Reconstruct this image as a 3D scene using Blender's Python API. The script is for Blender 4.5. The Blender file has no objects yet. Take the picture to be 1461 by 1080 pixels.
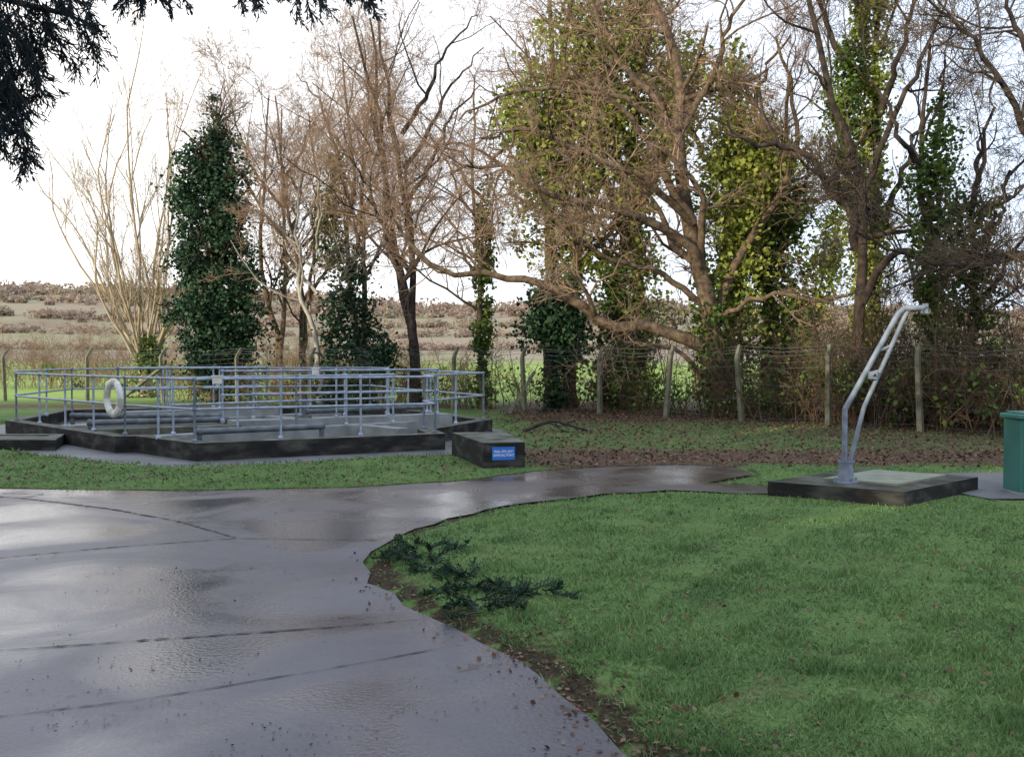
import bpy, math, numpy as np
from mathutils import Vector
rng=np.random.default_rng(11)
D=bpy.data; S=bpy.context.scene
EYE=1.76
def gp(x,y):
    d=2517.0/(y-507.0); return ((x-730)/1430.0*d, d)
def nrm(v): return v/np.maximum(np.linalg.norm(v,axis=-1,keepdims=True),1e-9)
# ---------------------------------------------------------------- materials
def mat(name,cols,scale=3.0,rough=0.8,bump=0.0,bscale=None,detail=None,island=0.0,transl=0.0,metal=0.0,spec=0.5,stretch=None,pos=(0.3,0.7)):
    m=D.materials.new(name); m.use_nodes=True; n=m.node_tree.nodes; l=m.node_tree.links
    b=n['Principled BSDF']; out=n['Material Output']
    if detail is None: detail=5 if bump>0 else 1
    tc=n.new('ShaderNodeTexCoord'); mp=n.new('ShaderNodeMapping'); l.new(tc.outputs['Object'],mp.inputs[0])
    if stretch: mp.inputs['Scale'].default_value=stretch
    nz=n.new('ShaderNodeTexNoise'); nz.inputs['Scale'].default_value=scale; nz.inputs['Detail'].default_value=detail
    l.new(mp.outputs[0],nz.inputs['Vector'])
    fac=nz.outputs['Fac']
    if island>0:
        g=n.new('ShaderNodeNewGeometry'); mx=n.new('ShaderNodeMix'); mx.inputs[0].default_value=island
        l.new(fac,mx.inputs[2]); l.new(g.outputs['Random Per Island'],mx.inputs[3]); fac=mx.outputs[0]
    r=n.new('ShaderNodeValToRGB'); e=r.color_ramp.elements
    k=len(cols)
    while len(e)<k: e.new(0.5)
    for i,c in enumerate(cols):
        e[i].position=pos[0]+(pos[1]-pos[0])*i/(k-1) if k>1 else 0
        e[i].color=(*c,1)
    l.new(fac,r.inputs[0]); l.new(r.outputs[0],b.inputs['Base Color'])
    b.inputs['Roughness'].default_value=rough; b.inputs['Metallic'].default_value=metal
    b.inputs['Specular IOR Level'].default_value=spec
    if bump>0:
        n2=n.new('ShaderNodeTexNoise'); n2.inputs['Scale'].default_value=bscale or scale*4; n2.inputs['Detail'].default_value=4
        l.new(mp.outputs[0],n2.inputs['Vector'])
        bp=n.new('ShaderNodeBump'); bp.inputs['Strength'].default_value=bump; bp.inputs['Distance'].default_value=.02
        l.new(n2.outputs['Fac'],bp.inputs['Height']); l.new(bp.outputs[0],b.inputs['Normal'])
    if transl>0:
        t=n.new('ShaderNodeBsdfTranslucent'); ms=n.new('ShaderNodeMixShader'); ms.inputs[0].default_value=transl
        l.new(r.outputs[0],t.inputs[0]); l.new(b.outputs[0],ms.inputs[1]); l.new(t.outputs[0],ms.inputs[2]); l.new(ms.outputs[0],out.inputs[0])
    return m
bark=mat('bark',[(.05,.036,.026),(.13,.09,.062),(.20,.155,.10)],6,.9,.5,20,spec=.1)
bark_tan=mat('twig_bark',[(.20,.125,.085),(.36,.25,.17)],2,.9,spec=.1)
bark_pale=mat('pale_bark',[(.26,.20,.135),(.44,.36,.26)],2,.9,spec=.1)
bark_dark=mat('dark_bark',[(.026,.02,.018),(.075,.058,.048)],5,.9,spec=.1)
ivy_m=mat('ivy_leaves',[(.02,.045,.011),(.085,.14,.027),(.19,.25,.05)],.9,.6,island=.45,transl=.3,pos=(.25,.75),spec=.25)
ivy_y=mat('ivy_leaves_sunlit_tint',[(.06,.09,.016),(.24,.28,.05),(.42,.43,.11)],.9,.6,island=.45,transl=.35,pos=(.25,.75),spec=.25)  # sunlit copy of the ivy: sunshine put into brighter, yellower leaf colours
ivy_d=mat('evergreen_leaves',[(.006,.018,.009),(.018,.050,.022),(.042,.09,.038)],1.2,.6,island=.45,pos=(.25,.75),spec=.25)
con_m=mat('conifer_needles',[(.006,.012,.018),(.014,.026,.03)],2,.7,island=.5,spec=.2)
conc_side=mat('stained_concrete',[(.010,.010,.010),(.022,.021,.019),(.07,.066,.055)],2.5,.9,.6,25,stretch=(1,1,2.5),spec=.2)
conc_top=mat('mossy_concrete_top',[(.03,.035,.018),(.10,.10,.075),(.17,.165,.14)],3,.9,.5,25,spec=.25)
conc_light=mat('pale_concrete',[(.15,.155,.15),(.28,.285,.27)],3,.85,.3,25)
conc_post=mat('post_concrete',[(.09,.09,.055),(.20,.185,.125)],5,.9,.4,30)
galv=mat('galvanised_steel',[(.20,.24,.29),(.34,.38,.44)],8,.55,metal=.15)
galv_d=mat('dull_steel',[(.07,.08,.085),(.15,.16,.17)],6,.6,metal=.25)
water_m=mat('tank_water',[(.04,.045,.042),(.08,.085,.075)],1,.15,.15,6)
paving=mat('apron_paving',[(.06,.062,.06),(.14,.14,.135)],1.3,.6,.3,30)
grassb=mat('grass_blades',[(.055,.105,.038),(.115,.20,.062),(.21,.29,.105)],.9,.7,island=.35,transl=.15,pos=(.28,.72),spec=.15,detail=3)
litter=mat('leaf_litter',[(.04,.022,.014),(.11,.056,.032),(.20,.12,.075)],3,.8,island=.8,pos=(.1,.9),spec=.3)
dirt=mat('joint_dirt',[(.012,.012,.01),(.03,.03,.02)],8,.7)
white_p=mat('white_paint',[(.55,.53,.48),(.72,.70,.64)],5,.5)
green_p=mat('green_kiosk_paint',[(.018,.10,.085),(.03,.14,.115)],2,.4)
blue_p=mat('blue_sign_paint',[(.01,.12,.45),(.015,.15,.52)],2,.35)
text_m=mat('sign_lettering',[(.8,.8,.8),(.82,.82,.82)],2,.4)
yellow_p=mat('yellow_paint',[(.32,.25,.05),(.45,.36,.08)],6,.5)
far_m=mat('distant_wood_hazed',[(.27,.20,.16),(.34,.26,.205),(.27,.235,.165)],.03,.95,island=.2,spec=0,transl=.35)  # distance haze put into these paler foliage colours
hedge_m=mat('hedge_twigs',[(.14,.09,.06),(.28,.19,.125)],.5,.9,island=.4,spec=.1)
# ---------------------------------------------------------------- mesh builder
class MB:
    def __init__(s): s.v=[];s.f=[];s.n=0
    def add(s,v,f,m=0,smooth=False):
        v=np.asarray(v,float).reshape(-1,3); f=np.asarray(f,int)
        s.v.append(v); s.f.append((f+s.n,m,smooth)); s.n+=len(v)
    def build(s,name,mats,parent=None):
        me=D.meshes.new(name); V=np.concatenate(s.v)
        me.vertices.add(len(V)); me.vertices.foreach_set('co',V.ravel().astype(np.float32))
        lv=np.concatenate([f.ravel() for f,_,_ in s.f]); lt=np.concatenate([np.full(len(f),f.shape[1]) for f,_,_ in s.f])
        mi=np.concatenate([np.full(len(f),m) for f,m,_ in s.f]); sm=np.concatenate([np.full(len(f),k) for f,_,k in s.f])
        me.loops.add(len(lv)); me.loops.foreach_set('vertex_index',lv.astype(np.int32))
        me.polygons.add(len(lt)); me.polygons.foreach_set('loop_start',np.concatenate([[0],np.cumsum(lt)[:-1]]).astype(np.int32))
        me.polygons.foreach_set('loop_total',lt.astype(np.int32))
        me.polygons.foreach_set('material_index',mi.astype(np.int32)); me.polygons.foreach_set('use_smooth',sm.astype(bool))
        for m in mats: me.materials.append(m)
        me.update(calc_edges=True); me.validate()
        o=D.objects.new(name,me); S.collection.objects.link(o)
        if parent: o.parent=parent
        return o
    def box(s,c,sz,rot=0,m=0):
        x,y,z=[a/2 for a in sz]
        v=np.array([[-x,-y,-z],[x,-y,-z],[x,y,-z],[-x,y,-z],[-x,-y,z],[x,-y,z],[x,y,z],[-x,y,z]])
        cr,sr=math.cos(rot),math.sin(rot)
        v=np.stack([v[:,0]*cr-v[:,1]*sr,v[:,0]*sr+v[:,1]*cr,v[:,2]],1)+np.array(c)
        s.add(v,[[0,3,2,1],[4,5,6,7],[0,1,5,4],[1,2,6,5],[2,3,7,6],[3,0,4,7]],m)
    def tubes(s,P,R,sides=6,m=0,smooth=True):
        P=np.asarray(P,float); R=np.asarray(R,float); B,K,_=P.shape
        T=nrm(np.gradient(P,axis=1))
        ref=np.where(np.abs(T[:,:1,2:3])>.85,np.array([1.,0,0]),np.array([0,0,1.]))
        N=nrm(np.cross(T,np.broadcast_to(ref,T.shape))); Bn=np.cross(T,N)
        a=np.arange(sides)*2*math.pi/sides
        V=P[:,:,None]+R[:,:,None,None]*(np.cos(a)[None,None,:,None]*N[:,:,None]+np.sin(a)[None,None,:,None]*Bn[:,:,None])
        idx=np.arange(B*K*sides).reshape(B,K,sides)
        A=idx[:,:-1]; C=idx[:,1:]
        F=np.stack([A,np.roll(A,-1,2),np.roll(C,-1,2),C],-1).reshape(-1,4)
        s.add(V.reshape(-1,3),F,m,smooth)
    def rod(s,p,q,r,sides=8,m=0,r2=None):
        s.tubes(np.array([[p,q]]),np.array([[r,r if r2 is None else r2]]),sides,m)
    def ball(s,c,r,m=0,n=8):
        u=np.linspace(0,math.pi,6); w=np.arange(n)*2*math.pi/n
        V=np.array([[c[0]+r*math.sin(a)*math.cos(b),c[1]+r*math.sin(a)*math.sin(b),c[2]+r*math.cos(a)] for a in u for b in w])
        F=[[i*n+j,(i+1)*n+j,(i+1)*n+(j+1)%n,i*n+(j+1)%n] for i in range(5) for j in range(n)]
        s.add(V,F,m,True)
    def leaves(s,C,size,m=0,aspect=.75,flat=0.0):
        n=len(C); a=rng.normal(size=(n,3)); 
        if flat>0: a[:,2]*=(1-flat)
        a=nrm(a); b=rng.normal(size=(n,3)); 
        if flat>0: b[:,2]*=(1-flat)
        b=nrm(b-(a*b).sum(1,keepdims=True)*a)
        sz=np.asarray(size)*(0.6+.8*rng.random(n)); sz=sz[:,None]/2
        V=np.stack([C-a*sz,C+b*sz*aspect,C+a*sz,C-b*sz*aspect],1)
        s.add(V.reshape(-1,3),np.arange(4*n).reshape(n,4),m)
def catmull(pts,K):
    p=np.asarray(pts,float); p=np.vstack([2*p[0]-p[1],p,2*p[-1]-p[-2]]); n=len(p)-3
    t=np.linspace(0,n-1e-6,K); i=t.astype(int); f=(t-i)[:,None]
    a,b,c,d=p[i],p[i+1],p[i+2],p[i+3]
    return .5*((2*b)+(-a+c)*f+(2*a-5*b+4*c-d)*f**2+(-a+3*b-3*c+d)*f**3)
def grow(P,R,n,L,ang,up,wander,K,t0=.25,rr=.55,minr=.005,droop=0):
    B,Kp,_=P.shape
    w=np.linalg.norm(np.diff(P,axis=1),axis=2).sum(1); w/=w.sum()
    ix=rng.choice(B,n,p=w); t=t0+(1-t0)*rng.random(n); f=t*(Kp-1); i=np.minimum(f.astype(int),Kp-2); fr=(f-i)[:,None]
    a,b=P[ix,i],P[ix,i+1]; pos=a+(b-a)*fr; T=nrm(b-a); r=R[ix,i]*(1-fr[:,0])+R[ix,i+1]*fr[:,0]
    q=rng.normal(size=(n,3)); q=nrm(q-(q*T).sum(1,keepdims=True)*T)
    an=(ang*(.6+.8*rng.random(n)))[:,None]
    d=np.cos(an)*T+np.sin(an)*q; d[:,2]+=up; d=nrm(d)
    ln=L*(.45+1.0*rng.random(n))*(1-.45*t)
    pts=[pos]; st=(ln/(K-1))[:,None]
    for k in range(K-1):
        d=nrm(d+rng.normal(size=(n,3))*wander+np.array([0,0,up*.25-droop])); pts.append(pts[-1]+d*st)
    P2=np.stack(pts,1)
    P2[:,:,2]=np.maximum(P2[:,:,2],.05)
    r0=np.maximum(r*rr,minr); R2=r0[:,None]*np.linspace(1,.4,K)[None]; R2=np.maximum(R2,minr*.7)
    return P2,R2
def ivy(mb,line,radii,nclump,per,size,m,sig=.28,lump=.0):
    L=catmull(line,40); rad=np.interp(np.linspace(0,1,40),np.linspace(0,1,len(radii)),radii)
    w=rad/rad.sum(); k=rng.choice(40,nclump,p=w)
    a=rng.random(nclump)*2*math.pi
    ph=rng.random(4)*6.28
    lm=1+lump*(.6*np.sin(2*a+L[k,2]*1.1+ph[0])+.6*np.sin(3*a-L[k,2]*2.3+ph[1])+.5*np.sin(L[k,2]*3.4+a+ph[2]))
    rr=rad[k]*np.maximum(lm,.1)*np.sqrt(rng.random(nclump))*(.75+.5*rng.random(nclump))
    c=L[k]+np.stack([np.cos(a)*rr,np.sin(a)*rr,rng.normal(size=nclump)*.25],1)
    sg=np.minimum(sig,rad[k]*.5+.05)*(.6+.8*rng.random(nclump))
    C=np.repeat(c,per,0)+rng.normal(size=(nclump*per,3))*np.repeat(sg,per)[:,None]
    C[:,2]=np.maximum(C[:,2],.03)
    mb.leaves(C,size,m)
def tree(name,limbs,levels,mats,ivies=(),minr=.006,twigm=1):
    mb=MB(); K=16
    P=np.stack([catmull(l,K) for l,r in limbs]); P[:,2:]+=rng.normal(size=P[:,2:].shape)*.05
    R=np.stack([np.linspace(1,.22,K)*r for l,r in limbs])
    for q in range(len(limbs)):
        if limbs[q][0][0][2]<.3: R[q,0]*=1.35
    mb.tubes(P,R,8,0)
    for j,(n,L,ang,up,wd,k,sd) in enumerate(levels):
        P,R=grow(P,R,n,L,ang,up,wd,k,t0=.3 if j==0 else .15,minr=minr)
        mb.tubes(P,R,sd,0 if j==0 else twigm)
    for iv in ivies: ivy(mb,*iv)
    return mb.build(name,mats)
def lv(h,d=1.0,up=.25):
    return [(int(24*d),.34*h,.9,up,.20,7,5),(int(130*d),.17*h,.85,up*.6,.26,5,4),(int(850*d),.085*h,.7,up*.4,.28,4,3),(int(4200*d),.045*h,.7,.08,.26,3,3)]
# ---------------------------------------------------------------- road outline / terrain
edge=[(905,1080),(850,1035),(765,965),(735,945),(640,900),(575,868),(530,835),(520,805),(545,775),(610,748),(720,722),(860,706),(950,700),(1100,706),(1102,694),(1010,690),(1078,677),(1050,668),(960,664),(860,667),(760,674),(690,684),(640,688),(500,697),(250,702),(0,698)]
road=[(1.45,-6),(1.15,2.5)]+[gp(*e) for e in edge]+[(-14,13.2),(-40,13.0),(-40,-6)]
def densify(poly,step,jit):
    o=[]
    for i in range(len(poly)):
        a=np.array(poly[i]);b=np.array(poly[(i+1)%len(poly)]); n=max(1,int(np.linalg.norm(b-a)/step))
        for k in range(n): o.append(a+(b-a)*k/n+rng.normal(size=2)*jit)
    return np.array(o)
road=densify(road,.35,.03)
def inpoly(X,Y,poly):
    c=np.zeros(X.shape,bool); n=len(poly); j=n-1
    for i in range(n):
        xi,yi=poly[i];xj,yj=poly[j]
        if yi!=yj: c^=((yi>Y)!=(yj>Y))&(X<(xj-xi)*(Y-yi)/(yj-yi)+xi)
        j=i
    return c
def dist(X,Y,poly,closed=True):
    d=np.full(X.shape,1e9); n=len(poly)
    for i in range(n if closed else n-1):
        a=poly[i];b=poly[(i+1)%n]; ex,ey=b[0]-a[0],b[1]-a[1]; L=ex*ex+ey*ey+1e-12
        t=np.clip(((X-a[0])*ex+(Y-a[1])*ey)/L,0,1); d=np.minimum(d,np.hypot(X-a[0]-t*ex,Y-a[1]-t*ey))
    return d
def sst(a,b,x): t=np.clip((x-a)/(b-a),0,1); return t*t*(3-2*t)
def wob(x,y,s=1.0): return (np.sin(x*1.7*s+1.3*np.sin(y*1.1*s))+np.sin(y*2.3*s+x*.7*s+2)+np.sin(x*3.9*s-y*2.7*s))/3
tank=[(-5.25,16.6),(-1.25,18.7),(-1.55,19.9),(-.45,22.9),(-4.2,30.0),(-12.2,27.0),(-11.4,22.5),(-7.15,18.0),(-6.85,18.15)]
apron=[(-5.3,15.6),(-3.6,16.35),(-.9,17.9),(-.2,22.0),(-.2,23.6),(-4.0,31.0),(-13,28),(-13,22),(-8.6,17.9),(-6.6,16.35)]
xs=np.unique(np.concatenate([np.arange(-16,12,.16),np.arange(-60,60,2.0),np.linspace(-1500,1500,90)]))
ys=np.unique(np.concatenate([np.arange(2,24,.16),np.arange(24,44,.4),np.arange(-40,140,3.0),np.linspace(-300,2500,130)]))
X,Y=np.meshgrid(xs,ys); near=(X>-45)&(X<25)&(Y>-8)&(Y<26)
inr=np.zeros(X.shape,bool); inr[near]=inpoly(X[near],Y[near],road)
dr=np.full(X.shape,9.); dr[near]=dist(X[near],Y[near],road)
dap=np.full(X.shape,9.); dap[near]=np.where(inpoly(X[near],Y[near],apron),0,dist(X[near],Y[near],apron))
def hillz(X,Y):
    return sst(90,700,Y)*(27+17*sst(0,-250,X)+3*np.sin(X/90+1)+1.5*np.sin(X/37))+sst(30,120,Y)*.6
Z=np.where(inr,-.03,.045*sst(0,.5,dr)-.01)+wob(X,Y)*.012*(~inr)*sst(0,.6,dr)
Z=np.where(dap<.15,-.03,Z)
Z=np.where(Y>26,0,Z)+hillz(X,Y)
ny,nx=X.shape; I=np.arange(nx*ny).reshape(ny,nx)
F=np.stack([I[:-1,:-1],I[:-1,1:],I[1:,1:],I[1:,:-1]],-1).reshape(-1,4)
mb=MB(); mb.add(np.stack([X,Y,Z],-1).reshape(-1,3),F,0,True)
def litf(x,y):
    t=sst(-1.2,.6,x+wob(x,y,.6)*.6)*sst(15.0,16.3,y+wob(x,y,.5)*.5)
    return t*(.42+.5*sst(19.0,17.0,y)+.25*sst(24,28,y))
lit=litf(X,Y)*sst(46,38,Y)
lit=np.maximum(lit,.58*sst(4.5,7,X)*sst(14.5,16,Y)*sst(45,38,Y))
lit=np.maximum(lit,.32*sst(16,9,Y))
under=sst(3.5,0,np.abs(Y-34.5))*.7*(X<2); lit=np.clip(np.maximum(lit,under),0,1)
edged=np.exp(-(dr/.17)**2)*(~inr)+.5*np.exp(-(dr/.36)**2)*(~inr)*(X>-1.6)*(Y<9)*(X<2)
far=sst(36,42,Y); hill=sst(95,150,Y+X*.12)
col=np.stack([lit,np.clip(edged,0,1),far,hill],-1).reshape(-1,4)
tm=D.materials.new('ground_surface'); tm.use_nodes=True; n=tm.node_tree.nodes; l=tm.node_tree.links; b=n['Principled BSDF']
tc=n.new('ShaderNodeTexCoord')
def NZ(s,d=4,dst=0):
    q=n.new('ShaderNodeTexNoise'); q.inputs['Scale'].default_value=s; q.inputs['Detail'].default_value=d; q.inputs['Distortion'].default_value=dst; l.new(tc.outputs['Object'],q.inputs['Vector']); return q.outputs['Fac']
def RAMP(f,cols,a=.3,bb=.7):
    r=n.new('ShaderNodeValToRGB'); e=r.color_ramp.elements
    while len(e)<len(cols): e.new(.5)
    for i,c in enumerate(cols): e[i].position=a+(bb-a)*i/(len(cols)-1); e[i].color=(*c,1)
    l.new(f,r.inputs[0]); return r.outputs[0]
def MIX(f,a,c):
    q=n.new('ShaderNodeMix'); q.data_type='RGBA'; l.new(f,q.inputs[0]); l.new(a,q.inputs[6]); l.new(c,q.inputs[7]); return q.outputs[2]
def MATH(op,a,c):
    q=n.new('ShaderNodeMath'); q.operation=op; q.use_clamp=True
    for i,v in enumerate((a,c)):
        if isinstance(v,(int,float)): q.inputs[i].default_value=v
        else: l.new(v,q.inputs[i])
    return q.outputs[0]
at=n.new('ShaderNodeAttribute'); at.attribute_name='zone'; sp=n.new('ShaderNodeSeparateColor'); l.new(at.outputs['Color'],sp.inputs[0])
g1=RAMP(NZ(1.1),[(.05,.085,.026),(.08,.135,.04),(.125,.175,.055)])
g2=RAMP(NZ(45,3),[(.05,.065,.022),(.10,.16,.045),(.15,.22,.07)])
grass=MIX(MATH('MULTIPLY',NZ(7),.9),g1,g2)
brown=RAMP(NZ(28,5),[(.03,.02,.013),(.095,.06,.038),(.18,.12,.075)])
soil=RAMP(NZ(30,5),[(.016,.012,.008),(.06,.042,.024)])
def mask(ch,s):
    a=MATH('MULTIPLY',NZ(s,6),1.0)
    s1=n.new('ShaderNodeMath'); s1.operation='ADD'; l.new(ch,s1.inputs[0]); l.new(a,s1.inputs[1])
    s2=n.new('ShaderNodeMapRange'); l.new(s1.outputs[0],s2.inputs[0]); s2.inputs[1].default_value=.85; s2.inputs[2].default_value=1.15
    return s2.outputs[0]
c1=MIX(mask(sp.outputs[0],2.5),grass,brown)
c2=MIX(mask(sp.outputs[1],9),c1,soil)
fieldc=RAMP(NZ(.02,5,.5),[(.22,.31,.07),(.28,.36,.09),(.30,.32,.11)],.35,.7)
hillc=RAMP(NZ(.012,6,.5),[(.21,.155,.115),(.29,.22,.16),(.25,.23,.13),(.22,.165,.12)],.35,.66)
c3=MIX(sp.outputs[2],c2,MIX(at.outputs['Alpha'],fieldc,hillc))
l.new(c3,b.inputs['Base Color']); b.inputs['Roughness'].default_value=.95; b.inputs['Specular IOR Level'].default_value=.1
bp=n.new('ShaderNodeBump'); bp.inputs['Strength'].default_value=.7; bp.inputs['Distance'].default_value=.03; l.new(NZ(30,5),bp.inputs['Height']); l.new(bp.outputs[0],b.inputs['Normal'])
ground=mb.build('ground',[tm])
ca=ground.data.color_attributes.new('zone','FLOAT_COLOR','POINT'); ca.data.foreach_set('color',col.ravel().astype(np.float32))
# road
rm=D.materials.new('wet_concrete'); rm.use_nodes=True; n=rm.node_tree.nodes; l=rm.node_tree.links; b=n['Principled BSDF']; tc=n.new('ShaderNodeTexCoord')
base=RAMP(NZ(.55,6,.4),[(.040,.036,.042),(.068,.063,.074),(.098,.092,.108)],.32,.68)
fine=RAMP(NZ(60,4),[(.035,.034,.04),(.095,.09,.10)])
q=n.new('ShaderNodeMix'); q.data_type='RGBA'; q.inputs[0].default_value=.3; l.new(base,q.inputs[6]); l.new(fine,q.inputs[7])
sx=n.new('ShaderNodeSeparateXYZ'); l.new(tc.outputs['Object'],sx.inputs[0]); my=n.new('ShaderNodeMapRange'); my.inputs[1].default_value=8.5; my.inputs[2].default_value=14; my.inputs[3].default_value=0; my.inputs[4].default_value=.7; l.new(sx.outputs[1],my.inputs[0])
silt=n.new('ShaderNodeMix'); silt.data_type='RGBA'; l.new(my.outputs[0],silt.inputs[0]); l.new(q.outputs[2],silt.inputs[6]); l.new(RAMP(NZ(1.4,6,.5),[(.055,.036,.028),(.12,.09,.068)]),silt.inputs[7])
stain=RAMP(NZ(3.5,6,.8),[(.028,.02,.018),(.2,.2,.2)],.3,.42)
mm=n.new('ShaderNodeMix'); mm.data_type='RGBA'; mm.blend_type='DARKEN'; mm.inputs[0].default_value=.85; l.new(silt.outputs[2],mm.inputs[6]); l.new(stain,mm.inputs[7])
l.new(mm.outputs[2],b.inputs['Base Color'])
mr=n.new('ShaderNodeMapRange'); l.new(NZ(.7,6,.6),mr.inputs[0]); mr.inputs[1].default_value=.38; mr.inputs[2].default_value=.60; mr.inputs[3].default_value=.12; mr.inputs[4].default_value=.46
l.new(mr.outputs[0],b.inputs['Roughness'])
bp=n.new('ShaderNodeBump'); bp.inputs['Strength'].default_value=.45; bp.inputs['Distance'].default_value=.006; l.new(NZ(35,5),bp.inputs['Height']); l.new(bp.outputs[0],b.inputs['Normal'])
def sheet(name,poly,z,m):
    mb=MB(); p=np.array([[x,y,z] for x,y in poly]); mb.add(p,[list(range(len(p)))]); return mb.build(name,[m])
sheet('concrete_road',road,.004,rm)
sheet('apron_pavement',densify(apron,.4,.02),.0,paving)
mb=MB()
for pts,w in [([(-300,690),(30,712),(160,728),(250,745),(335,770)],.02),([(-400,845),(0,797),(160,782),(330,769),(545,771)],.010),([(-500,965),(0,932),(300,912),(610,886)],.011),([(-300,1060),(0,1028),(180,1005),(420,965),(640,925)],.006),([(0,705),(60,706),(30,712)],.01)]:
    w0=[gp(*a) for a in pts]; P=[]
    for a,b2 in zip(w0[:-1],w0[1:]):
        a=np.array(a);b2=np.array(b2);k=max(2,int(np.linalg.norm(b2-a)/.05))
        for i in range(k): P.append(a+(b2-a)*i/k)
    P=np.array(P); t=nrm(np.gradient(P,axis=0)); nn=np.stack([-t[:,1],t[:,0]],1)
    P=P+nn*(np.cumsum(rng.normal(size=(len(P),1))*.0025,0))
    ww=(w*(.1+1.5*rng.random(len(P))**1.6))[:,None]; k=len(P); A=P+nn*ww; B=P-nn*ww
    mb.add(np.concatenate([np.c_[A,np.full(k,.009)],np.c_[B,np.full(k,.009)]]),[[i,i+1,k+i+1,k+i] for i in range(k-1)])
mb.build('road_joints',[dirt])
# ---------------------------------------------------------------- tank
def ring(mb,outer,th,z0,z1,ms=0,mt=1):
    p=np.array(outer,float); n=len(p); inn=[]
    for i in range(n):
        a,bb,c=p[i-1],p[i],p[(i+1)%n]; d1=nrm(bb-a);d2=nrm(c-bb); n1=np.array([-d1[1],d1[0]]);n2=np.array([-d2[1],d2[0]])
        m=nrm(n1+n2); inn.append(bb+m*th/max(.45,(m*n1).sum()))
    inn=np.array(inn)
    V=np.concatenate([np.c_[p,np.full(n,z0)],np.c_[p,np.full(n,z1)],np.c_[inn,np.full(n,z1)],np.c_[inn,np.full(n,z0)]])
    j=[(i+1)%n for i in range(n)]
    mb.add(V,[[i,j[i],n+j[i],n+i] for i in range(n)]+[[2*n+i,2*n+j[i],3*n+j[i],3*n+i] for i in range(n)],ms)
    mb.add(V,[[n+i,n+j[i],2*n+j[i],2*n+i] for i in range(n)],mt)
    return inn
mb=MB(); inn=ring(mb,tank,.32,-.1,.30)
mb.add([[x,y,.06] for x,y in inn],[list(range(len(inn)))],2)
def wall(mb,a,b,th,z0,z1,m=0):
    a=np.array(a);b=np.array(b);c=(a+b)/2;L=np.linalg.norm(b-a); mb.box((c[0],c[1],(z0+z1)/2),(L,th,z1-z0),math.atan2(b[1]-a[1],b[0]-a[0]),m)
wall(mb,(-6.6,18.3),(-2.2,22.4),.35,.0,.29,3); wall(mb,(-2.2,20.2),(-8.6,27.6),.3,.0,.285,3)
wall(mb,(-9.6,20.9),(-4.6,26.4),.35,.0,.28,3); wall(mb,(-5.8,20.6),(-1.5,23.2),.5,.0,.42,3); wall(mb,(-9,23.2),(-5.9,25.0),.5,.0,.46,3)
wall(mb,(-8.2,19.6),(-5.7,20.8),.8,.0,.33,1)
mb.build('settling_tank',[conc_side,conc_top,water_m,conc_light])
mb=MB(); bx=[(-13.5,18.4),(-8.45,18.5),(-8.9,19.9),(-13.5,19.9)]
ring(mb,bx,.25,-.1,.2); mb.box((-11.1,19.2,.08),(4.3,1.0,.2),0,1); mb.build('chamber_wall',[conc_side,conc_top])
def railing(name,pts,z0,h=1.1,sp=1.5,closed=False):
    mb=MB(); pts=[np.array(p,float) for p in pts]; segs=list(zip(pts[:-1],pts[1:]))
    if closed: segs.append((pts[-1],pts[0]))
    for a,b in segs:
        L=np.linalg.norm(b-a); k=max(1,round(L/sp))
        for zz in (h,h*.52):
            mb.rod((*a,z0+zz),(*b,z0+zz),.022,8)
        for i in range(k+1):
            p=a+(b-a)*i/k; mb.rod((*p,z0-.02),(*p,z0+h+.02),.022,8)
            mb.ball((*p,z0+h),.040); mb.ball((*p,z0+h*.52),.040); mb.rod((*p,z0-.02),(*p,z0+.03),.05,8); mb.rod((*p,z0+.0299),(*p,z0+.06),.05,8,r2=.026)
    return mb.build(name,[galv])
railing('guard_railing',[(-11.1,22.4),(-7.1,18.35),(-5.35,16.85),(-1.45,18.85),(-1.75,19.9),(-.65,22.8),(-3.5,28.3)],.3,1.06)
railing('guard_railing',[(-11.1,22.4),(-11.7,26.6),(-7.5,28.5),(-4.2,29.6),(-3.5,28.3)],.3,1.10,sp=2)
railing('guard_railing',[(-5.9,20.4),(-1.7,22.9)],.42,1.02,sp=1.1); railing('guard_railing',[(-5.5,21.3),(-2.0,23.6)],.42,1.0,sp=1.1)
railing('guard_railing',[(-9.1,23.1),(-6.1,24.9),(-6.5,25.6),(-9.4,23.9)],.46,1.0,sp=1.2,closed=True)
railing('guard_railing',[(-6.3,18.6),(-4.4,20.4),(-2.6,21.9)],.29,1.05,sp=1.5)
mb=MB()
for a,b2 in [((-5.5,17.6,.42),(-3.6,18.9,.42)),((-8.4,19.9,.42),(-6.0,21.0,.42)),((-4.6,22.5,.5),(-2.2,24.5,.5)),((-9.8,22.3,.42),(-6.5,22.2,.42))]:
    mb.rod(a,b2,.06,10); mb.ball(a,.075);mb.ball(b2,.075)
    for q in (a,b2): mb.rod((q[0],q[1],0),q,.045,8)
mb.build('scum_pipe',[galv_d])
def valve(x,y,z,name='valve_pedestal',wm=1):
    mb=MB(); mb.rod((x,y,z),(x,y,z+.45),.06,10,0,.04); mb.box((x,y,z+.03),(.26,.26,.06)); mb.rod((x,y,z+.45),(x,y,z+.6),.02,8)
    a=np.linspace(0,2*math.pi,17); mb.tubes([np.c_[x+.15*np.cos(a),y+.15*np.sin(a),np.full(17,z+.55)]],np.full((1,17),.02),6,wm)
    for k in range(4): mb.rod((x,y,z+.55),(x+.15*math.cos(k*1.57),y+.15*math.sin(k*1.57),z+.55),.012,6,wm)
    mb.build(name,[galv_d,yellow_p])
valve(-4.45,21.45,.42); valve(-7.6,24.0,.46)
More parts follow.
